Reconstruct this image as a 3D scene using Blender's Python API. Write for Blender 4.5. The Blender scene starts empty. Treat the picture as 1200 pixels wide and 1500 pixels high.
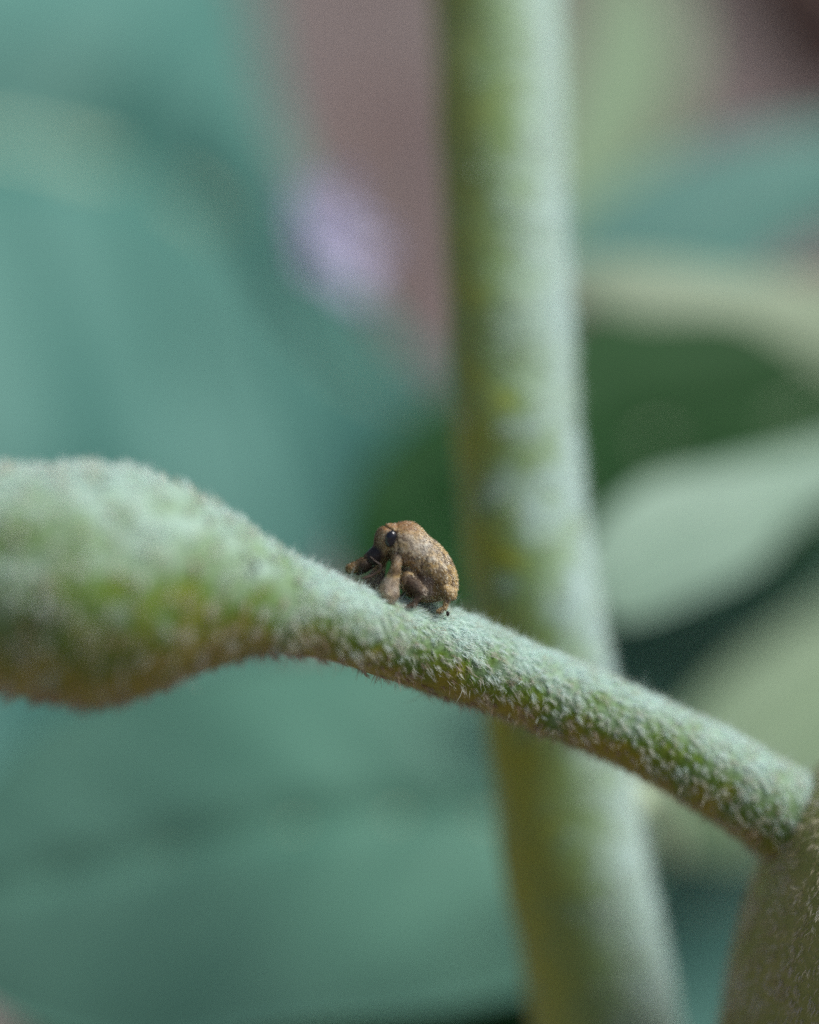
import bpy, math, random
import numpy as np
from mathutils import Vector

random.seed(4)
RNG = np.random.default_rng(11)
sc = bpy.context.scene
col = sc.collection
# ------------------------------------------------------------------ units: 1 Blender unit = 1 cm
sc.unit_settings.system = 'METRIC'
sc.unit_settings.scale_length = 0.01

# ------------------------------------------------------------------ camera
D = 6.0                       # cm from lens to the focus plane
PXC = 3.3 / 1200.0            # cm per photo pixel on the focus plane
PITCH = math.radians(20.0)
CAM_H = 30.0
cam_d = bpy.data.cameras.new('camera')
cam = bpy.data.objects.new('camera', cam_d); col.objects.link(cam)
cam.location = (0, 0, CAM_H)
cam.rotation_euler = (math.pi / 2 - PITCH, 0, 0)
cam_d.sensor_fit = 'HORIZONTAL'; cam_d.sensor_width = 36.0
cam_d.lens = 36.0 * D / 3.3
cam_d.clip_start = 0.05; cam_d.clip_end = 50000.0
cam_d.dof.use_dof = True
cam_d.dof.focus_distance = 5.93
APERTURE = 0.68               # lens opening in cm
cam_d.dof.aperture_fstop = cam_d.lens * 1e-3 / APERTURE
cam_d.dof.aperture_blades = 0
sc.camera = cam

# ------------------------------------------------------------------ sky and sun (soft overcast light from the upper right)
SUN = Vector((0.60, 0.02, 0.80)).normalized()
SUN_EL = math.asin(SUN.z); SUN_AZ = math.atan2(SUN.x, SUN.y)
w = bpy.data.worlds.new('World'); sc.world = w; w.use_nodes = True
nt = w.node_tree; nt.nodes.clear()
sky = nt.nodes.new('ShaderNodeTexSky'); sky.sky_type = 'NISHITA'; sky.sun_disc = False
sky.sun_elevation = SUN_EL; sky.sun_rotation = SUN_AZ
sky.air_density = 1.0; sky.dust_density = 3.0; sky.ozone_density = 1.0
bg = nt.nodes.new('ShaderNodeBackground'); bg.inputs['Strength'].default_value = 0.10
wo = nt.nodes.new('ShaderNodeOutputWorld')
nt.links.new(sky.outputs[0], bg.inputs[0]); nt.links.new(bg.outputs[0], wo.inputs[0])
sl = bpy.data.lights.new('sun', 'SUN'); sl.energy = 4.4; sl.angle = math.radians(30); sl.color = (1.0, 0.985, 0.96)
so = bpy.data.objects.new('sun', sl); col.objects.link(so)
so.rotation_euler = (-SUN).to_track_quat('-Z', 'Y').to_euler()
so.location = (20, 5, 80)

sc.view_settings.view_transform = 'Standard'; sc.view_settings.look = 'None'
sc.view_settings.gamma = 1.0; sc.view_settings.use_curve_mapping = False
sc.view_settings.exposure = -0.1
sc.cycles.use_denoising = False
sc.cycles.max_bounces = 6; sc.cycles.diffuse_bounces = 4; sc.cycles.transmission_bounces = 4
sc.cycles.sample_clamp_indirect = 4.0

# ------------------------------------------------------------------ helpers
CP, SP = math.cos(PITCH), math.sin(PITCH)
CAM = np.array([0, 0, CAM_H]); RT = np.array([1., 0, 0]); UP = np.array([0, SP, CP]); FW = np.array([0, CP, -SP])

def P(px, py, z):
    """Point that stands z cm along the lens axis where the photograph (1200x1500) shows (px, py)."""
    k = PXC * z / D
    return CAM + FW * z + RT * ((px - 600) * k) + UP * ((750 - py) * k)

def cv(x, y, z):
    """Direction given as right, up, away from the camera."""
    v = RT * x + UP * y + FW * z
    return v / np.linalg.norm(v)

def nrm(a):
    return a / np.maximum(np.linalg.norm(a, axis=-1, keepdims=True), 1e-12)

def _hash(ix, iy, iz, s):
    h = (ix * 374761393 + iy * 668265263 + iz * 2147483647 + s * 1274126177) & 0xffffffff
    h = ((h ^ (h >> 13)) * 1274126177) & 0xffffffff
    return ((h ^ (h >> 16)) & 0xffff) / 65535.0

def vnoise(p, f, seed=0):
    """Value noise 0..1 of the points p (N,3)."""
    q = np.asarray(p) * f; i = np.floor(q).astype(np.int64); t = q - i; t = t * t * (3 - 2 * t)
    r = 0
    for a in (0, 1):
        for b in (0, 1):
            for c in (0, 1):
                wgt = (t[:, 0] if a else 1 - t[:, 0]) * (t[:, 1] if b else 1 - t[:, 1]) * (t[:, 2] if c else 1 - t[:, 2])
                r = r + wgt * _hash(i[:, 0] + a, i[:, 1] + b, i[:, 2] + c, seed)
    return r

def spline(pts, n):
    """Catmull-Rom through the rows of pts, n samples."""
    p = np.asarray(pts, float); p = np.vstack([2 * p[0] - p[1], p, 2 * p[-1] - p[-2]])
    m = len(p) - 3; u = np.linspace(0, m - 1e-9, n); i = u.astype(int); t = (u - i)[:, None]
    a, b, c, d = p[i], p[i + 1], p[i + 2], p[i + 3]
    return 0.5 * (2 * b + (c - a) * t + (2 * a - 5 * b + 4 * c - d) * t ** 2 + (3 * b - a - 3 * c + d) * t ** 3)

def mesh(name, v, f, mat, parent=None, smooth=True, tint=None, colr=None):
    """Link one mesh object; f is a list of faces or an (N,k) array."""
    me = bpy.data.meshes.new(name)
    v = np.asarray(v, np.float32)
    if isinstance(f, np.ndarray):
        f = [f]
    if isinstance(f, list) and len(f) and isinstance(f[0], np.ndarray):
        loops = np.concatenate([x.ravel() for x in f]).astype(np.int32)
        sizes = np.concatenate([np.full(len(x), x.shape[1], np.int32) for x in f])
        starts = np.concatenate([[0], np.cumsum(sizes)[:-1]]).astype(np.int32)
        me.vertices.add(len(v)); me.vertices.foreach_set('co', v.ravel())
        me.loops.add(len(loops)); me.loops.foreach_set('vertex_index', loops)
        me.polygons.add(len(sizes)); me.polygons.foreach_set('loop_start', starts)
        me.update(calc_edges=True)
    else:
        me.from_pydata(v.tolist(), [], f)
    if smooth:
        me.polygons.foreach_set('use_smooth', np.ones(len(me.polygons), bool))
    if tint is not None:
        a = me.attributes.new('tint', 'FLOAT', 'POINT'); a.data.foreach_set('value', np.asarray(tint, np.float32))
    if colr is not None:
        a = me.attributes.new('pigment', 'FLOAT_COLOR', 'POINT')
        a.data.foreach_set('color', np.hstack([colr, np.ones((len(colr), 1))]).astype(np.float32).ravel())
    me.update(); me.validate()
    me.materials.append(mat)
    o = bpy.data.objects.new(name, me); col.objects.link(o)
    if parent is not None:
        o.parent = parent
        bpy.context.view_layer.update()
        o.matrix_parent_inverse = parent.matrix_world.inverted()
    return o

def thing(name, label, cat, loc, group=None):
    o = bpy.data.objects.new(name, None); col.objects.link(o)
    o.location = loc; o.empty_display_size = 0.2
    o['label'] = label; o['category'] = cat
    if group: o['group'] = group
    bpy.context.view_layer.update()
    return o

# ------------------------------------------------------------------ materials
def new_mat(name):
    m = bpy.data.materials.new(name); m.use_nodes = True
    n = m.node_tree; n.nodes.clear()
    return m, n, n.nodes.new('ShaderNodeOutputMaterial')

def ramp(n, stops):
    r = n.nodes.new('ShaderNodeValToRGB'); e = r.color_ramp.elements
    while len(e) > 1: e.remove(e[-1])
    e[0].position = stops[0][0]; e[0].color = (*stops[0][1], 1)
    for p, c in stops[1:]:
        k = e.new(p); k.color = (*c, 1)
    return r

def noise(n, scale, detail=4, rough=0.6, coord='Object'):
    t = n.nodes.new('ShaderNodeTexCoord'); x = n.nodes.new('ShaderNodeTexNoise')
    x.inputs['Scale'].default_value = scale; x.inputs['Detail'].default_value = detail; x.inputs['Roughness'].default_value = rough
    n.links.new(t.outputs[coord], x.inputs['Vector'])
    return x

def leafy(name, stops, scale, transl, tcol, rough=0.55, bump=0.0, bscale=40, sheen=0.0, felt_lit=False):
    """Leaf or stem skin: mottled diffuse with some light passing through."""
    m, n, out = new_mat(name)
    x = noise(n, scale); r = ramp(n, stops)
    if felt_lit:          # skin tint: lit side painted paler, over patchy wool cover and fine mottling
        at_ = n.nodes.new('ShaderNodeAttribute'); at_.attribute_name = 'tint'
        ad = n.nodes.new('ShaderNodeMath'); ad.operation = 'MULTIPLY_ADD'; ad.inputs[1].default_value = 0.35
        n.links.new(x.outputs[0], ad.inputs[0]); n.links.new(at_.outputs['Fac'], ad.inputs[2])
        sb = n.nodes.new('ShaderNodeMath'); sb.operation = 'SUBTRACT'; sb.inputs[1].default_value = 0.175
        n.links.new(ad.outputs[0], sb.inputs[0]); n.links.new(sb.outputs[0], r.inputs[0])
    else:
        n.links.new(x.outputs[0], r.inputs[0])
    p = n.nodes.new('ShaderNodeBsdfPrincipled'); p.inputs['Roughness'].default_value = rough
    p.inputs['Specular IOR Level'].default_value = 0.3
    n.links.new(r.outputs[0], p.inputs['Base Color'])
    p.inputs['Sheen Weight'].default_value = sheen; p.inputs['Sheen Roughness'].default_value = 0.45; p.inputs['Sheen Tint'].default_value = (0.9, 1, 0.97, 1)
    if bump:
        y = noise(n, bscale, 3); b = n.nodes.new('ShaderNodeBump'); b.inputs['Strength'].default_value = bump; b.inputs['Distance'].default_value = 0.02
        n.links.new(y.outputs[0], b.inputs['Height']); n.links.new(b.outputs[0], p.inputs['Normal'])
    t = n.nodes.new('ShaderNodeBsdfTranslucent'); t.inputs[0].default_value = (*tcol, 1)
    mx = n.nodes.new('ShaderNodeMixShader'); mx.inputs[0].default_value = transl
    n.links.new(p.outputs[0], mx.inputs[1]); n.links.new(t.outputs[0], mx.inputs[2]); n.links.new(mx.outputs[0], out.inputs[0])
    return m

def hairy(name, stops, transl=0.3, rough=0.6):
    """Plant hair: colour follows the per-tuft value."""
    m, n, out = new_mat(name)
    a = n.nodes.new('ShaderNodeAttribute'); a.attribute_name = 'tint'
    r = ramp(n, stops); n.links.new(a.outputs['Fac'], r.inputs[0])
    d = n.nodes.new('ShaderNodeBsdfDiffuse'); t = n.nodes.new('ShaderNodeBsdfTranslucent')
    n.links.new(r.outputs[0], d.inputs[0]); n.links.new(r.outputs[0], t.inputs[0])
    mx = n.nodes.new('ShaderNodeMixShader'); mx.inputs[0].default_value = transl
    n.links.new(d.outputs[0], mx.inputs[1]); n.links.new(t.outputs[0], mx.inputs[2]); n.links.new(mx.outputs[0], out.inputs[0])
    return m

def pigment(name, rough=0.6, spec=0.3, bump=0.0):
    m, n, out = new_mat(name)
    a = n.nodes.new('ShaderNodeAttribute'); a.attribute_name = 'pigment'
    p = n.nodes.new('ShaderNodeBsdfPrincipled'); p.inputs['Roughness'].default_value = rough
    p.inputs['Specular IOR Level'].default_value = spec
    n.links.new(a.outputs['Color'], p.inputs['Base Color'])
    if bump:        # bare black cuticle is glossy, the scaly parts are matt
        bw = n.nodes.new('ShaderNodeRGBToBW'); n.links.new(a.outputs['Color'], bw.inputs[0])
        mr = n.nodes.new('ShaderNodeMapRange'); mr.inputs[1].default_value = .015; mr.inputs[2].default_value = .06; mr.inputs[3].default_value = .18; mr.inputs[4].default_value = rough
        n.links.new(bw.outputs[0], mr.inputs[0]); n.links.new(mr.outputs[0], p.inputs['Roughness'])
    if bump:
        y = noise(n, 120, 4); b = n.nodes.new('ShaderNodeBump'); b.inputs['Strength'].default_value = bump; b.inputs['Distance'].default_value = 0.004
        n.links.new(y.outputs[0], b.inputs['Height']); n.links.new(b.outputs[0], p.inputs['Normal'])
    n.links.new(p.outputs[0], out.inputs[0])
    return m

def plain(name, c, rough, spec=0.5):
    m, n, out = new_mat(name)
    x = noise(n, 30); r = ramp(n, [(0.3, tuple(k * 0.85 for k in c)), (0.7, tuple(k * 1.15 for k in c))]); n.links.new(x.outputs[0], r.inputs[0])
    p = n.nodes.new('ShaderNodeBsdfPrincipled'); p.inputs['Roughness'].default_value = rough
    p.inputs['Specular IOR Level'].default_value = spec
    n.links.new(r.outputs[0], p.inputs['Base Color']); n.links.new(p.outputs[0], out.inputs[0])
    return m

M_SKIN = leafy('stem_skin', [(0.10, (0.30, 0.27, 0.012)), (0.42, (0.11, 0.21, 0.016)), (0.86, (0.36, 0.52, 0.43))], 14, 0.12, (0.2, 0.3, 0.05), 0.7, 0.5, 30, 0.35, True)
M_STEM = leafy('main_stem_skin', [(0.16, (0.36, 0.40, 0.025)), (0.42, (0.22, 0.35, 0.13)), (0.72, (0.42, 0.58, 0.55))], 12, 0.12, (0.3, 0.45, 0.1), 0.7, 0.5, 30, 0.5, True)
M_PODSKIN = leafy('pod_skin', [(0.3, (0.24, 0.30, 0.08)), (0.7, (0.34, 0.37, 0.13))], 8, 0.1, (0.2, 0.25, 0.05), 0.6, 0.6, 30)
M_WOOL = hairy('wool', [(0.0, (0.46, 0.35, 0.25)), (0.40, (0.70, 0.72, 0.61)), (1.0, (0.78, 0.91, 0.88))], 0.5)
M_PODWOOL = hairy('pod_wool', [(0.0, (0.50, 0.44, 0.27)), (0.55, (0.66, 0.63, 0.48)), (1.0, (0.80, 0.80, 0.72))], 0.25)
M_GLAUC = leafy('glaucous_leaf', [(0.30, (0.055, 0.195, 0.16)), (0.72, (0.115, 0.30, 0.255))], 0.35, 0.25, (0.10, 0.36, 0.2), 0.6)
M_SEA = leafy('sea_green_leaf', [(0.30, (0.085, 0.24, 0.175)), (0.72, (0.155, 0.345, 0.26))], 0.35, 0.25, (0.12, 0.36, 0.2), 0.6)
M_PALE = leafy('pale_leaf', [(0.30, (0.21, 0.35, 0.26)), (0.72, (0.30, 0.43, 0.34))], 0.6, 0.2, (0.22, 0.42, 0.14), 0.6)
M_YELLOW = leafy('yellow_green_leaf', [(0.30, (0.17, 0.285, 0.15)), (0.72, (0.245, 0.35, 0.22))], 0.6, 0.2, (0.19, 0.34, 0.11), 0.6)
M_BEIGE = leafy('beige_green_leaf', [(0.30, (0.24, 0.33, 0.21)), (0.72, (0.32, 0.40, 0.28))], 0.6, 0.2, (0.24, 0.36, 0.14), 0.6)
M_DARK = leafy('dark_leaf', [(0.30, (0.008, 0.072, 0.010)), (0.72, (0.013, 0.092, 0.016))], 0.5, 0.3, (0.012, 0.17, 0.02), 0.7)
M_RIB = leafy('leaf_rib', [(0.3, (0.34, 0.46, 0.30)), (0.7, (0.44, 0.52, 0.38))], 3, 0.1, (0.3, 0.4, 0.2))
M_DRY = leafy('dry_leaf', [(0.3, (0.13, 0.075, 0.06)), (0.7, (0.22, 0.14, 0.11))], 0.6, 0.1, (0.2, 0.1, 0.06), 0.8)
M_PETAL = leafy('petal', [(0.3, (0.48, 0.48, 0.64)), (0.7, (0.58, 0.56, 0.72))], 1.5, 0.35, (0.56, 0.56, 0.74), 0.6)

# ------------------------------------------------------------------ ground: soil, bank behind the plants, unseen banks added around to block low sky
def build_ground():
    xs = np.concatenate([[-30000, -8000, -2000], np.linspace(-600, 600, 81), [2000, 8000, 30000]])
    ys = np.concatenate([[-20000, -4000, -800], np.linspace(-150, 700, 81), [2000, 9000, 40000]])
    X, Y = np.meshgrid(xs, ys, indexing='ij'); p = np.stack([X.ravel(), Y.ravel(), 0 * X.ravel()], 1)
    rr = np.hypot(p[:, 0] * .9, p[:, 1] - 12); t = np.clip((rr - 40) / 150, 0, 1); t = t * t * (3 - 2 * t)
    near = np.exp(-(np.hypot(p[:, 0], p[:, 1] - 150) / 500) ** 2)
    p[:, 2] = 105 * t + near * ((vnoise(p, 0.03, 1) - .5) * 10 * (0.2 + t) + (vnoise(p, 0.12, 2) - .5) * 2.0)
    nx, ny = len(xs), len(ys)
    i = np.arange(nx * ny).reshape(nx, ny)
    f = np.stack([i[:-1, :-1], i[1:, :-1], i[1:, 1:], i[:-1, 1:]], -1).reshape(-1, 4)
    m, n, out = new_mat('soil')
    x = noise(n, 0.045, 5, 0.55); r = ramp(n, [(0.32, (0.17, 0.125, 0.12)), (0.5, (0.23, 0.19, 0.18)), (0.68, (0.25, 0.24, 0.21))])
    n.links.new(x.outputs[0], r.inputs[0])
    y = noise(n, 1.2, 6, 0.7); b = n.nodes.new('ShaderNodeBump'); b.inputs['Strength'].default_value = 0.7; b.inputs['Distance'].default_value = 0.6
    n.links.new(y.outputs[0], b.inputs['Height'])
    pr = n.nodes.new('ShaderNodeBsdfPrincipled'); pr.inputs['Roughness'].default_value = 0.95; pr.inputs['Specular IOR Level'].default_value = 0.1
    n.links.new(r.outputs[0], pr.inputs['Base Color']); n.links.new(b.outputs[0], pr.inputs['Normal']); n.links.new(pr.outputs[0], out.inputs[0])
    o = mesh('ground', p, f, m); o['kind'] = 'structure'; o['label'] = 'bare mauve brown soil with earth banks added all around to block low sky light'
build_ground()

# ------------------------------------------------------------------ swept tubes with wool
class Tube:
    def __init__(s, pts, rad, n, segs, lump=0.03, lf=5.0, seed=0):
        s.c = spline(pts, n); s.r = spline(np.asarray(rad)[:, None], n)[:, 0].clip(1e-3)
        s.n, s.segs, s.lump, s.lf, s.seed = n, segs, lump, lf, seed
        s.t = nrm(np.gradient(s.c, axis=0))
        a = np.array([0., 0, 1]) if abs(s.t[0][2]) < 0.8 else np.array([1., 0, 0])
        N = []; v = a - s.t[0] * a.dot(s.t[0])
        for k in range(n):
            v = v - s.t[k] * v.dot(s.t[k]); v = v / np.linalg.norm(v); N.append(v)
        s.N = np.array(N); s.B = np.cross(s.t, s.N)
        s.len = np.concatenate([[0], np.cumsum(np.linalg.norm(np.diff(s.c, axis=0), axis=1))])
    def at(s, u, th):
        """Surface points for u in 0..n-1 (float) and angles."""
        i = np.clip(u.astype(int), 0, s.n - 2); f = (u - i)[:, None]
        lerp = lambda A: A[i] * (1 - f) + A[i + 1] * f
        c = lerp(s.c); r = lerp(s.r[:, None])
        d = lerp(s.N) * np.cos(th)[:, None] + lerp(s.B) * np.sin(th)[:, None]
        d = nrm(d); p = c + d * r
        k = 1 + s.lump * 2 * (vnoise(p, s.lf, s.seed) - .5)
        return c + d * r * k[:, None], d, nrm(lerp(s.t)), r[:, 0]
    def build(s, name, mat, parent, felt_light=None):
        u = np.repeat(np.arange(s.n, dtype=float), s.segs); th = np.tile(np.linspace(0, 2 * np.pi, s.segs, endpoint=False), s.n)
        v, dv_, _, _ = s.at(u, th)
        i = np.arange(s.n * s.segs).reshape(s.n, s.segs); j = np.roll(i, -1, 1)
        f = np.stack([i[:-1], j[:-1], j[1:], i[1:]], -1).reshape(-1, 4)
        v = np.vstack([v, s.c[0], s.c[-1]]); a, b = len(v) - 2, len(v) - 1
        caps = np.concatenate([np.stack([np.full(s.segs, a), j[0], i[0]], 1), np.stack([np.full(s.segs, b), i[-1], j[-1]], 1)])
        tn = None if felt_light is None else np.concatenate([felt_light(v[:-2], dv_), [.5, .5]])
        return mesh(name, v, [f, caps], mat, parent, tint=tn)
    def sample(s, n, u0=0, u1=None):
        u1 = s.n - 1 if u1 is None else u1
        k = np.arange(s.n); m = ((k >= u0) & (k <= u1)) * s.r * np.gradient(s.len)
        cdf = np.cumsum(m); cdf = cdf / cdf[-1]
        u = np.interp(RNG.random(n), cdf, k.astype(float)); u = np.clip(u, u0, u1 - 1e-3)
        return u, RNG.random(n) * 2 * np.pi

def ribbons(root, mid, tip, wid, tint, side):
    """Flat tapering hairs: quad then tip triangle, 5 points each."""
    n = len(root); s = nrm(np.cross(nrm(tip - root), side)) * wid[:, None]
    v = np.stack([root - s, root + s, mid + s * .8, mid - s * .8, tip], 1).reshape(-1, 3)
    b = np.arange(n)[:, None] * 5
    return v, [b + np.array([0, 1, 2, 3]), b + np.array([3, 2, 4])], np.repeat(tint, 5)

def thin_out(p, dmin):
    """Keep points that stand at least dmin apart."""
    cell = {}; keep = np.zeros(len(p), bool); q = np.floor(p / dmin).astype(int)
    for i, (a_, b_, c_) in enumerate(q):
        ok = True
        for x in (a_ - 1, a_, a_ + 1):
            for y in (b_ - 1, b_, b_ + 1):
                for z in (c_ - 1, c_, c_ + 1):
                    for j in cell.get((x, y, z), ()):
                        if ((p[i] - p[j]) ** 2).sum() < dmin * dmin: ok = False; break
                    if not ok: break
                if not ok: break
            if not ok: break
        if ok: keep[i] = True; cell.setdefault((a_, b_, c_), []).append(i)
    return keep

def wool(tube, n_tuft, per, length, spread, wid, name, mat, parent, lean=0.25, gate=0.42, gf=9.0, u0=0, u1=None, seed=3, conv=0.6, stray=0.04, tbias=0.0, felt_light=None, drape=0.0, apart=0.0, lift=0.75):
    """Felted tufts over a tube's skin."""
    u, th = tube.sample(n_tuft, u0, u1)
    p, d, t, r = tube.at(u, th)
    g = vnoise(p, gf, seed)
    if felt_light is not None: g = felt_light(p, d)
    keep = g + RNG.random(n_tuft) * 0.35 > gate
    if apart: keep &= thin_out(p, apart)
    p, d, t, g = p[keep], d[keep], t[keep], g[keep]
    k = len(p)
    dirv = nrm(d + t * RNG.normal(lean, 0.35, k)[:, None] + np.cross(d, t) * RNG.normal(0, 0.4, k)[:, None])
    if drape:           # hairs lie down along the skin, combed towards the underside
        g_ = np.array([0.25, -0.1, -1.0])[None] - d * (d @ np.array([0.25, -0.1, -1.0]))[:, None]
        dirv = nrm(dirv * (1 if drape < 1.6 else lift) + drape * (g_ + t * math.copysign(.55, lean)))
    L = length * RNG.uniform(0.55, 1.25, k); tn = np.clip(RNG.normal(0.55, 0.22, k) + (g - .5) * 1.1 + tbias + (0.22 * (d[:, 2] - .3) if drape else 0), 0, 1)   # hairs painted darker below, shade put into their colour
    P_, D_, T_, I = [np.repeat(x, per, 0) for x in (p, d, t, np.arange(k))]
    m = k * per
    off = T_ * RNG.normal(0, spread, m)[:, None] + np.cross(D_, T_) * RNG.normal(0, spread, m)[:, None]
    root = P_ + off - D_ * (0.12 * length)
    LL = (L[I] * RNG.uniform(0.6, 1.15, m))[:, None]
    tip = P_ + off * (1 - conv) + dirv[I] * LL + RNG.normal(0, 0.16, (m, 3)) * LL
    st = RNG.random(m) < stray
    tip[st] = root[st] + nrm(D_[st] + RNG.normal(0, 0.35, (st.sum(), 3))) * LL[st] * 1.7
    mid = (root + tip) / 2 + D_ * LL * 0.14 + off * 0.15
    tint = np.clip(tn[I] + RNG.normal(0, 0.1, m), 0, 1)
    v, f, tt = ribbons(root, mid, tip, np.full(m, wid) * RNG.uniform(.7, 1.3, m), tint, RNG.normal(0, 1, (m, 3)))
    o = mesh(name, v, f, mat, parent, False, tt); o['kind'] = 'stuff'
    return o

def zr(px, z):
    return px * PXC * z / D

# ------------------------------------------------------------------ the woolly plant: main stem, side branch with its swelling, pod
foot = P(930, 1900, 7.6)
stem_row = [(1005, 2100, 7.9, 110), (902, 1560, 7.4, 105), (852, 1300, 7.25, 104), (819, 1090, 7.2, 100), (786, 880, 7.15, 95), (764, 690, 7.2, 90), (752, 480, 7.3, 90), (741, 250, 7.5, 90), (731, 0, 7.8, 91), (720, -350, 8.2, 86), (703, -900, 9.0, 70)]
stem_pts = [np.array([foot[0] + .9, foot[1] - 1.0, 0.0]), np.array([foot[0] + .6, foot[1] - .3, 14.0])] + [P(x - 5, y, z) for x, y, z, _ in stem_row]
stem_rad = [.62, .5] + [zr(r, z) for _, _, z, r in stem_row]
plant = thing('woolly_plant', 'pale woolly upright stem with a fuzzy side branch, swollen bud and seed pod', 'plant', (stem_pts[0][0], stem_pts[0][1], 0))
stem = Tube(stem_pts, stem_rad, 420, 48, 0.035, 4.0, 5)
STEM_MID = P(780, 760, 7.2)[2]
stem_felt_light = lambda p, d: np.clip(0.47 + 0.27 * (d @ cv(1.0, 0.2, 0.1)) + 0.12 * (vnoise(p * [1, 1, .4], 2.0, 7) - .5) + (0.10 + 0.30 * np.exp(-((p[:, 2] - STEM_MID) / .9) ** 2)) * (vnoise(p, 9.0, 8) - .5), 0, 1)  # patchy wool, painted paler where light falls from the right
stem_o = stem.build('stem', M_STEM, plant, stem_felt_light); stem_o['label'] = 'thick upright main stem, painted whitish on its lit side'
def u_near(tube, pts):
    q = [np.argmin(np.linalg.norm(tube.c - np.asarray(x), axis=1)) for x in pts]
    return min(q), max(q)
a, b = u_near(stem, [P(1005, 2100, 7.9), P(720, -350, 8.2)])
wool(stem, 13000, 7, 0.032, 0.009, 0.0016, 'stem_wool', M_WOOL, stem_o, 0.2, 0.70, 6.0, a, b, 7, tbias=0.15, conv=0.75, felt_light=stem_felt_light)

br = [(-330, 800, 5.45, 8), (-230, 815, 5.46, 70), (-120, 832, 5.48, 132), (0, 845, 5.50, 160), (100, 854, 5.54, 174), (195, 858, 5.58, 166), (265, 861, 5.61, 138), (330, 870, 5.65, 108), (390, 882, 5.70, 82), (450, 898, 5.76, 66),
      (515, 918, 5.83, 57), (580, 938, 5.97, 58), (650, 957, 6.08, 62), (720, 982, 6.15, 59), (800, 1016, 6.2, 57), (900, 1057, 6.26, 57), (1000, 1106, 6.31, 60), (1100, 1162, 6.36, 65), (1200, 1230, 6.42, 72), (1300, 1305, 6.5, 80), (1400, 1385, 6.6, 84)]
branch = Tube([P(x, y, z) for x, y, z, _ in br], [zr(r, z) for _, _, z, r in br], 360, 56, 0.05, 6.0, 9)
def branch_felt_light(p, d):  # patchy wool; bright top and shaded underside painted into the tint
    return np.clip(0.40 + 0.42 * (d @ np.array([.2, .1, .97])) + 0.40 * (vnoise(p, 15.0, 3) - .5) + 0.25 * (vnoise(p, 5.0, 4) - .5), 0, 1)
def bud_felt_light(p, d):  # bud likewise: lit top and shaded underside put into the colour
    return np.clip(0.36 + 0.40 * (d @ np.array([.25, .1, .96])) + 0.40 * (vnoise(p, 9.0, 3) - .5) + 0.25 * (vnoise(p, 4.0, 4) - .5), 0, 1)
branch_o = branch.build('branch', M_SKIN, plant, branch_felt_light); branch_o['label'] = 'fuzzy drooping side branch swelling into a bud at one end'
a, b = u_near(branch, [P(410, 887, 5.72), P(1230, 1250, 6.44)])
a0, _ = u_near(branch, [P(-330, 800, 5.45), P(-330, 800, 5.45)])
wool(branch, 9500, 9, 0.030, 0.0075, 0.0012, 'branch_wool', M_WOOL, branch_o, 0.25, 0.80, 17.0, a, b, 3, conv=0.7, felt_light=branch_felt_light, drape=1.0, stray=0.04)
wool(branch, 9000, 15, 0.050, 0.0065, 0.0012, 'tufted_wool', M_WOOL, branch_o, 0.3, 0.22, 12.0, a, b, 8, conv=0.65, drape=2.0, stray=0.05, tbias=0.12, apart=0.034, felt_light=branch_felt_light)
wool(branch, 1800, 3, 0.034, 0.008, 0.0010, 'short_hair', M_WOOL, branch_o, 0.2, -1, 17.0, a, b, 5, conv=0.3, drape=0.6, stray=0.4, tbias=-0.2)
wool(branch, 3000, 10, 0.038, 0.010, 0.0018, 'bud_wool', M_WOOL, branch_o, -0.2, 0.82, 11.0, a0 + 4, a, 4, conv=0.7, felt_light=bud_felt_light, drape=1.0, stray=0.02)
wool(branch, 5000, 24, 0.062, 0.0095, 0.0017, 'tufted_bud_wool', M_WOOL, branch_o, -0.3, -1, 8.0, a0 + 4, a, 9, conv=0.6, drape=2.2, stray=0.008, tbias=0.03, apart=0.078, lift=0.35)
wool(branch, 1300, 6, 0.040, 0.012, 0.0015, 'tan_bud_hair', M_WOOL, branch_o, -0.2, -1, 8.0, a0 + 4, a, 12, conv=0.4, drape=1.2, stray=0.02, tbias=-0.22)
# the branch runs on behind the pod and joins the main stem's neighbour shoot low down
pod_pts = [P(1342, 1030, 6.36), P(1340, 1085, 6.34), P(1335, 1170, 6.32), P(1326, 1260, 6.32), P(1322, 1370, 6.36), P(1325, 1490, 6.44), P(1332, 1620, 6.55), P(1345, 1760, 6.7), P(1360, 1880, 6.85), P(1366, 1940, 6.92)]
pod_rad = [zr(x, 6.4) for x in (20, 85, 150, 195, 232, 262, 270, 215, 110, 16)]
pod = Tube(pod_pts, pod_rad, 120, 64, 0.04, 4.0, 2)
pod_o = pod.build('seed_pod', M_PODSKIN, plant); pod_o['label'] = 'large olive brown hairy seed pod'
wool(pod, 26000, 5, 0.034, 0.006, 0.0010, 'pod_wool', M_PODWOOL, pod_o, 0.2, 0.40, 8.0, 2, 117, 6, tbias=0.0, drape=0.7, conv=0.1)
# side stalk that carries branch and pod back to the main stem
stalk_pts = [P(1400, 1385, 6.6), P(1480, 1500, 6.9), P(1460, 1800, 7.3), P(1250, 2150, 7.6), P(1030, 2300, 7.85)]
stalk = Tube(stalk_pts, [zr(84, 6.6), zr(80, 6.9), zr(80, 7.3), zr(80, 7.6), zr(80, 7.8)], 60, 28, 0.04, 4, 1)
stalk_o = stalk.build('side_stalk', M_STEM, plant, stem_felt_light)

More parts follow.
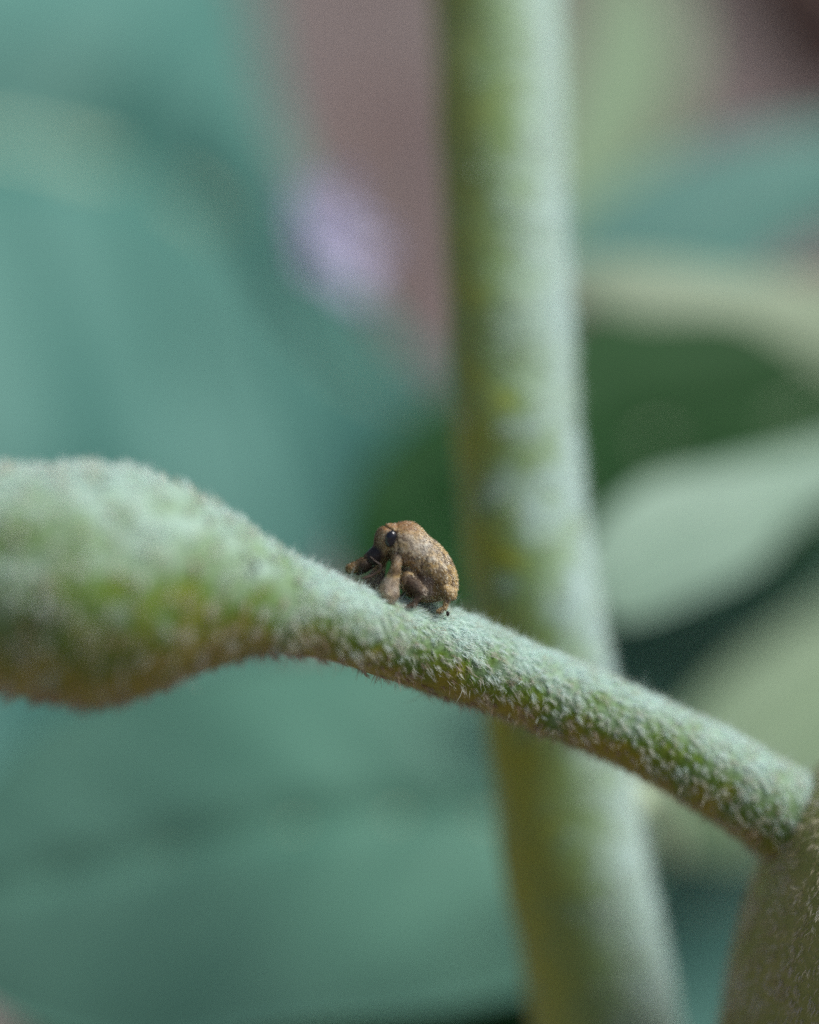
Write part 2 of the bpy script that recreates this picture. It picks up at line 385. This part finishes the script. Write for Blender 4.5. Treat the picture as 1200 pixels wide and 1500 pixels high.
# ------------------------------------------------------------------ leaves
def leaf(parent, mid, hw, up, mat, cup=0.25, wave=0.05, waves=3.0, sharp=0.62, seed=0, name='leaf', base_w=0.12, pexp=0.75, thick=0.03, label=None, rib=M_RIB, fold=0.0):
    """One leaf: midrib points (px, py, depth), half width in px at mid depth, upper side direction up."""
    nu, nv = 64, 28
    m = spline([P(*q) for q in mid], nu); t = nrm(np.gradient(m, axis=0))
    W = hw * PXC * np.mean([q[2] for q in mid]) / D
    s = np.linspace(0, 1, nu)
    prof = np.sin(np.pi * s ** sharp) ** pexp; prof = np.maximum(prof, base_w * (1 - s) ** 6); prof[-1] = 0.004
    N = up[None] - t * (t @ up)[:, None]; N = nrm(N); S = np.cross(t, N)
    v = np.linspace(-1, 1, nv)
    A, V = np.meshgrid(np.arange(nu), v, indexing='ij'); A = A.ravel(); V = V.ravel()
    ph = RNG.random(3) * 6.28
    wv = W * wave * np.abs(V) ** 1.5 * (np.sin(waves * 2 * np.pi * s[A] + ph[0] + (V > 0) * 2.1) + .5 * np.sin(waves * 4.6 * np.pi * s[A] + ph[1]))
    rib_fr = np.abs(((s[A] * 9 - np.abs(V) * 1.6) % 1) - .5)
    vein = -0.035 * W * np.exp(-(rib_fr / 0.09) ** 2) * (1 - np.abs(V)) * prof[A]
    h = W * prof[A] * (cup * V ** 2 + fold * np.abs(V)) + wv * prof[A] + vein
    top = m[A] + S[A] * (V * W * prof[A])[:, None] + N[A] * h[:, None]
    bot = top - N[A] * (thick * (0.35 + 0.65 * prof[A]))[:, None]
    i = np.arange(nu * nv).reshape(nu, nv); k = nu * nv
    f1 = np.stack([i[:-1, :-1], i[:-1, 1:], i[1:, 1:], i[1:, :-1]], -1).reshape(-1, 4)
    ring = np.concatenate([i[:, 0], i[-1, 1:], i[-2::-1, -1], i[0, -2:0:-1]]); r2 = np.roll(ring, -1)
    fe = np.stack([ring, r2, r2 + k, ring + k], -1)
    o = mesh(name, np.vstack([top, bot]), [f1[:, ::-1], f1 + k, fe], mat, parent)
    if label: o['label'] = label
    rr = 0.035 * W * (1.15 - s)
    tb = Tube(m - N * (rr * 0.6)[:, None], rr, nu, 10, 0, 1, 0)
    tb.build('midrib', rib, o)
    return o, m[0]

def leaf_edges(parent, ea, eb, mat, label=None, bow=0.0, wave=0.012, thick=0.03, seed=0, rib=M_RIB):
    """One leaf given by its two margins, base to tip, as (px, py, depth) points; bow lifts the midrib towards the lens."""
    nu, nv = 64, 28
    A_ = spline([P(*q) for q in ea], nu); B_ = spline([P(*q) for q in eb], nu); s = np.linspace(0, 1, nu)
    wd = np.linalg.norm(A_ - B_, axis=1); Wm = wd.max()
    M_ = (A_ + B_) / 2; t = nrm(np.gradient(M_, axis=0)); N = nrm(np.cross(t, B_ - A_ + 1e-6))
    N = N * np.where((N @ -FW) < 0, -1, 1)[:, None]
    I, V = np.meshgrid(np.arange(nu), np.linspace(-1, 1, nv), indexing='ij'); I = I.ravel(); V = V.ravel()
    ph = RNG.random(3) * 6.28; q = wd[I] / Wm
    h = bow * wd[I] * (1 - V ** 2) - .05 * wd[I] * np.exp(-(V / .07) ** 2)
    h = h + Wm * wave * q * np.abs(V) ** 1.5 * (np.sin(18 * s[I] + ph[0] + (V > 0) * 2.1) + .6 * np.sin(31 * s[I] + ph[1]))
    fr = np.abs(((s[I] * 9 - np.abs(V) * 1.6) % 1) - .5)
    h = h - 0.016 * Wm * np.exp(-(fr / .1) ** 2) * (1 - np.abs(V)) * q
    top = M_[I] + (B_ - A_)[I] * (V / 2)[:, None] + N[I] * h[:, None]
    bot = top - N[I] * (thick * (.35 + .65 * np.sqrt(q)))[:, None]
    i = np.arange(nu * nv).reshape(nu, nv); k = nu * nv
    f1 = np.stack([i[:-1, :-1], i[:-1, 1:], i[1:, 1:], i[1:, :-1]], -1).reshape(-1, 4)
    ring = np.concatenate([i[:, 0], i[-1, 1:], i[-2::-1, -1], i[0, -2:0:-1]]); r2 = np.roll(ring, -1)
    o = mesh('leaf', np.vstack([top, bot]), [f1, f1[:, ::-1] + k, np.stack([ring, r2, r2 + k, ring + k], -1)[:, ::-1]], mat, parent)
    if label: o['label'] = label
    Tube(M_ + N * ((bow - .05) * wd - .02)[:, None], .018 * Wm * (1.15 - s), nu, 10, 0, 1, 0).build('midrib', rib, o)
    return o, M_[0]

def shoot(parent, pts, r0, r1, name='stem', mat=M_RIB):
    return Tube(pts, np.linspace(r0, r1, len(pts)), 60, 18, 0.04, 1.0, 3).build(name, mat, parent)

def petiole(parent, a, b, r):
    m = (np.asarray(a) + np.asarray(b)) / 2 + np.array([0, 0, .25 * np.linalg.norm(np.asarray(a) - b)])
    return Tube([a, m, b], [r, r * .9, r * .7], 20, 12, 0, 1, 0).build('petiole', M_RIB, parent)

def on_axis(axis, z):
    """Point of a stem's axis at height z."""
    k = np.argsort(axis[:, 2]); return np.array([np.interp(z, axis[k, 2], axis[k, c]) for c in range(3)])

# plant behind, with the two big blue green leaves
b0 = P(-760, 700, 12.5)
ax1 = spline([np.array([b0[0] - 1, b0[1] + 1, 0]), np.array([b0[0] - .4, b0[1] + .6, b0[2] * .5]), b0, P(-740, -300, 13.5)], 60)
pl1 = thing('broadleaf_plant', 'plant with broad blurred blue green leaves filling the space behind the fuzzy branch', 'plant', tuple(ax1[0]), 'leafy plants behind the woolly stem')
shoot(pl1, ax1[::10], .5, .3)
def hang(pl, ax, mid, hw, up, mat, dz=-1.0, **k):
    o, base = leaf_edges(pl, mid, hw, mat, **k) if up is None else leaf(pl, mid, hw, up, mat, **k)
    q = on_axis(ax, np.clip(base[2] + dz, ax[:, 2].min() + 1, ax[:, 2].max()))
    petiole(pl, q, base, 0.16)
    return o
hang(pl1, ax1, [(-560, 480, 11.5), (-420, -100, 15.5), (-80, -330, 18), (200, -260, 19), (350, -60, 17.6), (415, 190, 15.6), (540, 440, 13.9), (672, 575, 12.8)],
     [(-560, 520, 11.4), (-450, 900, 10.2), (-150, 1150, 10.2), (150, 1130, 10.8), (370, 985, 11.5), (480, 830, 12), (560, 700, 12.4), (672, 580, 12.8)], None, M_GLAUC, bow=0.04, label='broad blue green leaf pointing at the main stem')
lo_, lb_ = leaf_edges(plant, [(985, 1235, 9.0), (830, 1040, 9.3), (640, 950, 9.4), (420, 950, 9.3), (150, 1020, 9.1), (-40, 1150, 8.8), (-140, 1290, 8.6)],
     [(985, 1265, 8.9), (850, 1420, 8.4), (680, 1475, 8.2), (470, 1500, 8.1), (200, 1540, 8.1), (-20, 1470, 8.3), (-140, 1310, 8.6)], M_SEA, bow=0.04, label='sea green leaf below the fuzzy branch')
petiole(plant, P(848, 1300, 7.25), lb_, 0.13)
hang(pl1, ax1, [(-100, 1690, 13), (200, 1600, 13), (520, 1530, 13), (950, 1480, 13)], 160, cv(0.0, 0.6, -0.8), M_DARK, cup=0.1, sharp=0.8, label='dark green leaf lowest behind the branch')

# plant on the other side of the main stem
b1 = P(1650, 800, 11)
ax2 = spline([np.array([b1[0] + .6, b1[1] + .8, 0]), np.array([b1[0] + .3, b1[1] + .4, b1[2] * .5]), b1, P(1560, -100, 12.5)], 60)
pl2 = thing('pale_leaved_plant', 'plant with pale curling leaves and dark green inner leaves beyond the main stem', 'plant', tuple(ax2[0]), 'leafy plants behind the woolly stem')
shoot(pl2, ax2[::10], .45, .25)
hang(pl2, ax2, [(1500, 545, 10.8), (1200, 648, 9.7), (1060, 680, 9.2), (950, 705, 8.9), (880, 765, 8.6), (845, 840, 8.4)],
     [(1500, 575, 10.8), (1200, 745, 9.4), (1110, 828, 8.9), (1000, 884, 8.6), (905, 908, 8.4), (845, 855, 8.4)], None, M_PALE, bow=0.08, label='narrow pale leaf beside the main stem')
hang(pl2, ax2, [(1520, 250, 14.5), (1330, 180, 13.8), (1180, 185, 13.3), (1020, 215, 12.7), (890, 280, 12.1), (790, 370, 11.6)],
     [(1520, 280, 14.5), (1330, 300, 13.6), (1190, 345, 12.8), (1080, 415, 12.2), (920, 445, 11.8), (790, 400, 11.6)], None, M_GLAUC, bow=0.06, label='blue green leaf above an arching pale leaf')
hang(pl2, ax2, [(1540, 600, 11.2), (1330, 450, 10.5), (1200, 410, 10.1), (1080, 398, 9.8), (930, 380, 9.6), (800, 385, 9.5)],
     [(1540, 630, 11.2), (1330, 610, 10.3), (1200, 535, 9.8), (1090, 470, 9.5), (930, 462, 9.3), (800, 420, 9.4)], None, M_BEIGE, bow=0.1, label='beige green leaf arching over the dark leaf')
hang(pl2, ax2, [(1560, 500, 12.6), (1250, 430, 12.0), (960, 420, 11.5), (800, 480, 11.1), (680, 560, 10.4), (585, 632, 10.0), (522, 715, 9.75), (500, 800, 9.65), (520, 880, 9.65)],
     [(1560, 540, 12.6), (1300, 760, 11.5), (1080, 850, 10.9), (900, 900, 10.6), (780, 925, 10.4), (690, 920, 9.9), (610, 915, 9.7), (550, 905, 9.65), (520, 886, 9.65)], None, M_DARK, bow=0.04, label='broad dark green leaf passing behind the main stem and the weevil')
hang(pl2, ax2, [(1500, 690, 12.4), (1330, 790, 11.6), (1200, 880, 10.9), (1080, 965, 10.4), (980, 1070, 10.0), (930, 1180, 9.8)],
     [(1500, 720, 12.4), (1420, 950, 11.4), (1300, 1130, 10.7), (1180, 1230, 10.2), (1050, 1260, 9.9), (930, 1200, 9.8)], None, M_YELLOW, bow=0.12, label='pale green leaf just above the drooping branch')
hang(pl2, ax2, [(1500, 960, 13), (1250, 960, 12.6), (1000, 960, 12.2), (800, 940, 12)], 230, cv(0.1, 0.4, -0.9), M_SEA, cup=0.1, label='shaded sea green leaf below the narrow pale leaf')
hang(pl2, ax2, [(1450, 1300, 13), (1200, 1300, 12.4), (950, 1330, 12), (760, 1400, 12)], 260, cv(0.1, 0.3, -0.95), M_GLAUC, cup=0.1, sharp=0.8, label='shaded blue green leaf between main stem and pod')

# far plant with a lilac flower and small leaves
top3 = P(474, 358, 10.8)
b2 = P(600, 300, 26); b2[2] = 0
ax3 = spline([b2, b2 + [0, 0, 12], P(575, 260, 24), P(570, 175, 20), P(540, 150, 16), P(510, 230, 13.0), P(480, 330, 10.9)], 60)
pl3 = thing('flowering_plant', 'thin plant with one lilac flower behind the broad blue green leaf', 'plant', tuple(b2))
Tube(ax3[::6], np.linspace(.12, .025, len(ax3[::6])), 70, 14, 0.04, 1.0, 3).build('stem', M_DRY, pl3)
fl = None
def flower(parent, c, r, face):
    fc = nrm(face); a = nrm(np.cross(fc, [0, 0, 1.])); b_ = np.cross(fc, a)
    cen = Tube([c - fc * .12 * r, c, c + fc * .22 * r, c + fc * .34 * r], [.1 * r, .22 * r, .2 * r, .03 * r], 14, 16, 0, 1, 0).build('flower', M_PETAL, parent)
    cen['label'] = 'lilac five petalled flower'
    for k in range(5):
        an = k * 2 * math.pi / 5 + .3; dr = a * math.cos(an) + b_ * math.sin(an); sd = -a * math.sin(an) + b_ * math.cos(an)
        nu, nv = 12, 8; v = []
        for i in range(nu):
            s = i / (nu - 1); wd = .36 * r * math.sin(math.pi * (0.12 + .85 * s ** .8)) ** .8
            for j in range(nv):
                q = -1 + 2 * j / (nv - 1)
                v.append(c + dr * r * (.15 + .85 * s) + sd * q * wd + fc * r * (.28 * s * s + .14 * q * q))
        v = np.array(v); i = np.arange(nu * nv).reshape(nu, nv); n0 = nu * nv
        f1 = np.stack([i[:-1, :-1], i[:-1, 1:], i[1:, 1:], i[1:, :-1]], -1).reshape(-1, 4)
        ring = np.concatenate([i[:, 0], i[-1, 1:], i[-2::-1, -1], i[0, -2:0:-1]]); r2 = np.roll(ring, -1)
        mesh('petal', np.vstack([v, v - fc * .03]), [f1, f1[:, ::-1] + n0, np.stack([ring, r2, r2 + n0, ring + n0], -1)], M_PETAL, cen)
flower(pl3, top3, 0.52, cv(0.75, 0.25, -0.6))
leaf_edges(pl3, [(720, 380, 17), (790, 200, 18), (850, 0, 19.2), (900, -150, 20)], [(740, 400, 17), (935, 270, 18.4), (1010, 60, 19.6), (900, -160, 20)], M_YELLOW, bow=0.05, label='small green leaf behind the main stem')
hang(pl2, ax2, [(1500, 60, 17), (1330, 160, 18), (1180, 150, 19), (1080, 20, 20), (1010, -150, 21)], [(1500, 40, 17.2), (1400, -160, 19), (1250, -260, 20.5), (1120, -240, 21), (1010, -160, 21)], None, M_DRY, bow=0.1, label='withered brown leaf high on the stem')

# ------------------------------------------------------------------ the weevil
WO = (612.0, 880.0)           # photo pixel of its base
FZ = 5.98                     # depth of its middle plane
YAW = math.radians(14)        # head turned a little towards the lens
ROLL = math.radians(7)
def weevil():
    # field in photo pixels: x right, y up from the base, w away from the lens
    def L(px, py, w=0.0):
        a_ = -abs(w)            # place by the side that faces the lens, mirror the other
        return np.array([(px - WO[0] + a_ * math.sin(YAW)) / math.cos(YAW), (WO[1] - py - a_ * math.sin(ROLL)) / math.cos(ROLL), w])
    h = 1.15
    lo = np.array([-120., -26., -58.]); hi = np.array([72., 132., 58.])
    n = ((hi - lo) / h).astype(int) + 1
    g = np.stack(np.meshgrid(*[lo[i] + h * np.arange(n[i]) for i in range(3)], indexing='ij'), -1).astype(np.float32)
    def ell(c, ax, ang=0.0):
        d = g - np.asarray(c, np.float32); ca, sa = math.cos(ang), math.sin(ang)
        x = d[..., 0] * ca + d[..., 1] * sa; y = -d[..., 0] * sa + d[..., 1] * ca
        q = np.sqrt((x / ax[0]) ** 2 + (y / ax[1]) ** 2 + (d[..., 2] / ax[2]) ** 2)
        q2 = np.sqrt((x / ax[0] ** 2) ** 2 + (y / ax[1] ** 2) ** 2 + (d[..., 2] / ax[2] ** 2) ** 2) + 1e-6
        return q * (q - 1) / q2
    def cap(a, b, ra, rb):
        a = np.asarray(a, np.float32); b = np.asarray(b, np.float32)
        t = np.clip(((g - a) @ (b - a)) / ((b - a) @ (b - a)), 0, 1)
        return np.linalg.norm(g - a - t[..., None] * (b - a), axis=-1) - (ra + (rb - ra) * t)
    def su(a, b, k):
        q = np.clip(0.5 + 0.5 * (b - a) / k, 0, 1)
        return b * (1 - q) + a * q - k * q * (1 - q)
    ang = math.atan2(-0.83, 0.56)
    ely = ell(L(630, 828), (55, 30, 36), ang)
    # faint lengthwise furrows on the wing cases
    ww = g[..., 2]; ely = ely + 0.7 * np.cos(ww * 0.62) * (np.abs(ww) < 36)
    pro = ell(L(592, 793), (31, 32.5, 31), -0.35)
    body = su(ely, pro, 9.0)
    # groove between thorax and wing cases
    ax = np.array([0.90, -0.42]); dd = (g[..., 0] - L(625, 800)[0]) * ax[0] + (g[..., 1] - L(625, 800)[1]) * ax[1] + 0.006 * ww ** 2
    body = body + 1.0 * np.exp(-(dd / 1.5) ** 2)
    head = ell(L(567, 784), (19, 22, 19), -0.9)
    ros = su(su(cap(L(563, 795), L(548, 811), 13.5, 11.5), cap(L(548, 811), L(530, 825), 11.5, 10.0), 5), cap(L(530, 825), L(514, 829), 9.5, 7.5), 5)
    hd = su(head, ros, 7)
    body = su(body, hd, 1.8)
    dh = np.sqrt((g[..., 0] - L(556, 797)[0]) ** 2 + (g[..., 1] - L(556, 797)[1]) ** 2 + 0.8 * ww ** 2)
    body = body + 2.4 * np.exp(-((dh - 30) / 1.6) ** 2) * (g[..., 1] > L(0, 828)[1])
    belly = ell(L(618, 850), (37, 28, 28), -0.4)
    body = su(body, belly, 6)
    legs = []
    for s in (-1, 1):
        o = -3 if s < 0 else -9
        w0, w1 = 20 * s, 31 * s
        legs.append(su(su(cap(L(583 + o, 808, 14 * s), L(581 + o, 830, w1), 8.5, 6.0), cap(L(580 + o, 833, w1), L(572 + o, 862, w1), 8.0, 14.5), 4), cap(L(571 + o, 864, w1), L(568 + o, 892, w1 - 3 * s), 14.5, 8.5), 6))
        legs.append(cap(L(568 + o, 887, w1 - 4 * s), L(560 + o, 893, w1 - 5 * s), 5, 4))
        legs.append(su(cap(L(596, 842, w0), L(616, 861, 33 * s), 9.5, 8), cap(L(615, 863, 33 * s), L(606, 879, 33 * s), 4.6, 3.2), 2))
        legs.append(cap(L(606, 879, 33 * s), L(597, 884, 33 * s), 3.4, 2.8))
        legs.append(su(cap(L(636, 846, 20 * s), L(658, 866, 30 * s), 9, 9.5), cap(L(656, 871, 30 * s), L(650, 886, 33 * s), 4.6, 3.2), 2))
        legs.append(cap(L(650, 886, 33 * s), L(641, 891, 33 * s), 3.4, 2.8))
    lg = legs[0]
    for q in legs[1:]: lg = np.minimum(lg, q)
    F = su(body, lg, 2.0)
    # ---- surface nets
    F = F.astype(np.float64); F[F == 0] = 1e-6
    ins = F < 0; c = np.array(F.shape) - 1
    corn = [(i, j, k) for i in (0, 1) for j in (0, 1) for k in (0, 1)]
    sl_ = lambda A, o: A[o[0]:o[0] + c[0], o[1]:o[1] + c[1], o[2]:o[2] + c[2]]
    cnt = sum(sl_(ins, o).astype(np.int8) for o in corn)
    act = np.argwhere((cnt > 0) & (cnt < 8)); idx = -np.ones(c, np.int64); idx[tuple(act.T)] = np.arange(len(act))
    pos = np.zeros((len(act), 3)); num = np.zeros(len(act))
    for o in corn:
        for axn in range(3):
            if o[axn] == 0:
                o2 = list(o); o2[axn] = 1; o2 = tuple(o2)
                fa = F[tuple((act + o).T)]; fb = F[tuple((act + o2).T)]; m = (fa < 0) != (fb < 0)
                t = np.where(m, fa / np.where(m, fa - fb, 1), 0)
                q = act + np.array(o, float); q[:, axn] += t
                pos[m] += q[m]; num[m] += 1
    pos = lo + h * pos / num[:, None]
    faces = []
    for axn in range(3):
        e = [slice(None)] * 3; e1 = list(e); e[axn] = slice(0, -1); e1[axn] = slice(1, None)
        ch = np.argwhere(ins[tuple(e)] != ins[tuple(e1)])
        u_, v_ = (axn + 1) % 3, (axn + 2) % 3
        ch = ch[(ch[:, u_] > 0) & (ch[:, v_] > 0) & (ch[:, u_] < c[u_]) & (ch[:, v_] < c[v_])]
        fl_ = ins[tuple(ch.T)]
        def cell(du, dv):
            q = ch.copy(); q[:, u_] += du; q[:, v_] += dv; return idx[tuple(q.T)]
        f = np.stack([cell(-1, -1), cell(0, -1), cell(0, 0), cell(-1, 0)], -1)
        f[~fl_] = f[~fl_][:, ::-1]; faces.append(f)
    faces = np.concatenate(faces)
    # normals from the field
    gi = np.clip(np.round((pos - lo) / h).astype(int), 1, np.array(F.shape) - 2)
    def dF(a):
        p_, m_ = gi.copy(), gi.copy(); p_[:, a] += 1; m_[:, a] -= 1
        return F[tuple(p_.T)] - F[tuple(m_.T)]
    nor = nrm(np.stack([dF(0), dF(1), dF(2)], 1))
    # ---- colour of shell, scales
    X = pos[:, 0] + WO[0]; Y = WO[1] - pos[:, 1]; W = pos[:, 2]
    n1 = vnoise(pos, .10, 1); n2 = vnoise(pos, .28, 2); n3 = vnoise(pos, .05, 3)
    mixc = lambda a, b, t: a * (1 - t[:, None]) + np.asarray(b) * t[:, None]
    C = np.tile(np.array([.47, .34, .155]), (len(pos), 1))
    C = mixc(C, (.60, .52, .38), np.clip((n1 - .45) * 3.2 + (n2 - .5) * 1.2, 0, 1))
    C = mixc(C, (.11, .07, .035), np.clip((n2 - .56) * 4, 0, .8))
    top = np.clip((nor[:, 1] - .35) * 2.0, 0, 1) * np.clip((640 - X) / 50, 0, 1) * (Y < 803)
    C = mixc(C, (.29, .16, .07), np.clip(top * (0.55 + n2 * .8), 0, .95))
    side = np.exp(-(((X - 612) / 17) ** 2 + ((Y - 793) / 14) ** 2))
    C = mixc(C, (.56, .52, .44), np.clip(side * (.4 + n2), 0, .9))
    headm = np.clip((580 - X) / 14, 0, 1) * (Y < 832)
    C = mixc(C, (.30, .20, .10), headm * .7 * (Y > 772))
    C = mixc(C, (.10, .065, .035), np.clip((556 - X) / 10, 0, 1) * (Y < 845) * .7)
    ros_m = np.exp(-(((X - 543) / 13) ** 2 + ((Y - 809) / 15) ** 2)); C = mixc(C, (.018, .016, .016), np.clip(ros_m * 2.3 - .4, 0, 1))
    ros_d = np.clip((550 - X) / 14, 0, 1) * np.clip((Y - 812) / 12, 0, 1) * (Y < 845); C = mixc(C, (.035, .026, .02), np.clip(ros_d * 1.2, 0, .93))
    tip = np.clip((522 - X) / 8, 0, 1); C = mixc(C, (.24, .15, .06), tip * .75)
    bel = np.clip((Y - 822) / 10, 0, 1) * (X > 588) * (X < 645) * (nor[:, 1] < .2); C = mixc(C, (.15, .105, .04), bel * .75)  # belly painted dark, shade under the body put into the colour
    legm = ((Y > 838) & (X < 582)) | ((np.abs(W) > 24) & (Y > 836) & (X < 626)); C = mixc(C, (.25, .205, .165), legm * (.5 + .4 * n2))
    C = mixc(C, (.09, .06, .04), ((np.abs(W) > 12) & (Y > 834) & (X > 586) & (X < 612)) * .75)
    C = mixc(C, (.44, .38, .31), np.exp(-(((X - 617) / 7) ** 2 + ((Y - 861) / 8) ** 2 + ((np.abs(W) - 34) / 14) ** 2)) * .8)
    for gz, lim in ((np.abs((pos[:, 0] - L(625, 800)[0]) * ax[0] + (pos[:, 1] - L(625, 800)[1]) * ax[1] + .006 * W ** 2), 1.4),):
        C = mixc(C, (.05, .03, .015), np.clip(1 - gz / lim, 0, 1) * .8 * (Y < 845))
    C = mixc(C, (.15, .10, .055), ((X < 590) & (X > 560) & (Y > 800) & (Y < 833)) * .65)
    gr = np.abs(np.sqrt((pos[:, 0] - L(556, 797)[0]) ** 2 + (pos[:, 1] - L(556, 797)[1]) ** 2 + .8 * W ** 2) - 30); C = mixc(C, (.04, .025, .015), np.clip(1 - gr / 1.6, 0, 1) * .85 * (Y < 815))
    # ---- to the world
    cy, sy, cr, sr = math.cos(YAW), math.sin(YAW), math.cos(ROLL), math.sin(ROLL)
    base = P(WO[0], WO[1] + 3, FZ); K = PXC
    def tow(p, vec=False):
        x, y, w_ = p[..., 0], p[..., 1], p[..., 2]
        y, w_ = y * cr + w_ * sr, -y * sr * (1 if not vec else 1) + w_ * cr     # leans so that a little of the back shows
        x, w_ = x * cy - w_ * sy, x * sy + w_ * cy
        q = x[..., None] * RT + y[..., None] * UP + w_[..., None] * FW
        return q if vec else base + q * K
    root = thing('weevil', 'small tan and rust weevil with black eye and drooping snout, perched on the fuzzy branch', 'weevil', tuple(base))
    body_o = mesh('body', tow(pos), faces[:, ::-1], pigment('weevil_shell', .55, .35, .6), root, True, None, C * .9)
    # glossy black plate on the snout is bare: no scales there
    # scales and hairs lying backwards
    cen = np.array([X, Y, W]).T
    back = np.stack([0.62 + 0 * X, np.where(X < 575, 1.0, -0.75), 0 * X], 1)
    back[(Y > 836) & (X < 584)] = (-.1, -1, 0)
    back[X < 552] = (.7, .5, 0)
    tang = nrm(back - nor * (back * nor).sum(1, keepdims=True) + RNG.normal(0, .12, pos.shape))
    pick = RNG.random(len(pos)) < np.clip(.34 - .33 * np.clip(ros_m * 2.2 - .4, 0, 1), 0.0, 1)
    r, d, nn, cc = pos[pick], tang[pick], nor[pick], C[pick]
    m = len(r); ln = RNG.uniform(1.8, 4.4, m)[:, None]; legk = ((r[:, 1] < WO[1] - 834)); ln = ln * np.where(legk, 1.1, 1.0)[:, None]
    wid = RNG.uniform(.30, .62, m); jit = RNG.uniform(.5, 1.6, m)[:, None]
    white = ((RNG.random(m) < .22) & (cc.mean(1) > .11))[:, None]; cc = np.where(white, cc * .4 + np.array([.42, .38, .31]), cc) * jit
    mid = r + d * ln * .5 + nn * ln * .22; tipp = r + d * ln + nn * ln * RNG.uniform(.12, .45, m)[:, None]
    s = nrm(np.cross(d, nn)) * wid[:, None]; rr = r - nn * .3
    v = np.stack([rr - s, rr + s, mid + s, mid - s, tipp], 1).reshape(-1, 3); b5 = np.arange(m)[:, None] * 5
    so_ = mesh('body_hair', tow(v), [b5 + np.array([0, 1, 2, 3]), b5 + np.array([3, 2, 4])], pigment('weevil_scale', .6, .25), body_o, False, None, np.repeat(np.clip(cc, 0, .75), 5, 0))
    so_['kind'] = 'stuff'
    # eyes, antennae, claws
    m_eye = plain('eye_black', (.012, .013, .018), .12, .6)
    def blob(name, c_, axs, ang, mat, par, nu=20, nv=14):
        th = np.linspace(0, 2 * np.pi, nu, endpoint=False); ph_ = np.linspace(0, np.pi, nv)
        T, H = np.meshgrid(th, ph_, indexing='ij'); p = np.stack([np.cos(T) * np.sin(H) * axs[0], np.sin(T) * np.sin(H) * axs[1], np.cos(H) * axs[2]], -1).reshape(-1, 3)
        ca, sa = math.cos(ang), math.sin(ang); q = p.copy(); q[:, 0] = p[:, 0] * ca - p[:, 1] * sa; q[:, 1] = p[:, 0] * sa + p[:, 1] * ca
        i = np.arange(nu * nv).reshape(nu, nv); j = np.roll(i, -1, 0)
        f = np.stack([i[:, :-1], i[:, 1:], j[:, 1:], j[:, :-1]], -1).reshape(-1, 4)
        return mesh(name, tow(q + np.asarray(c_)), f, mat, par)
    for s_ in (-1, 1):
        e_ = blob('eye', L(570.5, 786, 17.0 * s_), (9.0, 12.5, 6.8), -.22, m_eye, root)
    m_ant = plain('antenna_brown', (.05, .03, .02), .35, .4)
    for s_ in (-1, 1):
        pts = [L(541, 811, 12 * s_), L(549, 818, 14 * s_), L(557, 824, 15 * s_), L(556, 830, 17 * s_), L(549, 836, 19 * s_), L(541, 840, 20 * s_), L(535, 842, 20 * s_), L(530, 843, 20 * s_)]
        tb = Tube(tow(np.array(pts)), np.array([1.1, 1.1, 1.5, 1.1, 1.2, 2.0, 2.6, 0.8]) * K, 40, 10, .1, 200, 0); tb.build('antenna', m_ant, root)
    return root
wv = weevil()

# ------------------------------------------------------------------ small dirt specks caught in the wool
M_DIRT = plain('dirt', (.02, .018, .016), .8)
def speck(c, r, label):
    n = 10; th = np.linspace(0, 2 * np.pi, n, endpoint=False); ph = np.linspace(0, np.pi, 7)
    T, H = np.meshgrid(th, ph, indexing='ij'); p = np.stack([np.cos(T) * np.sin(H), np.sin(T) * np.sin(H), 1.4 * np.cos(H)], -1).reshape(-1, 3)
    p *= r * (0.75 + .6 * vnoise(p + 5, 1.7, 4))[:, None]
    i = np.arange(n * 7).reshape(n, 7); j = np.roll(i, -1, 0)
    o = mesh('dirt_speck', p, np.stack([i[:, :-1], i[:, 1:], j[:, 1:], j[:, :-1]], -1).reshape(-1, 4), M_DIRT)
    o.location = c; o['label'] = label; o['category'] = 'dirt'; o['group'] = 'dirt specks on the branch'
def skin_pt(px, py, z0):
    """Point on the branch's near skin seen about (px, py)."""
    ray = P(px, py, 6.0) - CAM; ray = ray / np.linalg.norm(ray)
    for s in np.linspace(4.5, 7.5, 1500):
        q = CAM + ray * s; k = np.argmin(np.linalg.norm(branch.c - q, axis=1))
        if np.linalg.norm(branch.c[k] - q) < branch.r[k] + 0.03: return q
    return P(px, py, z0)
speck(tuple(skin_pt(375, 829, 5.4)), .012, 'tiny black dirt speck on the wool between the swollen bud and the weevil')
speck(tuple(skin_pt(656, 899, 6.0)), .007, 'tiny dark dirt speck on the wool just below the weevil\'s tail')
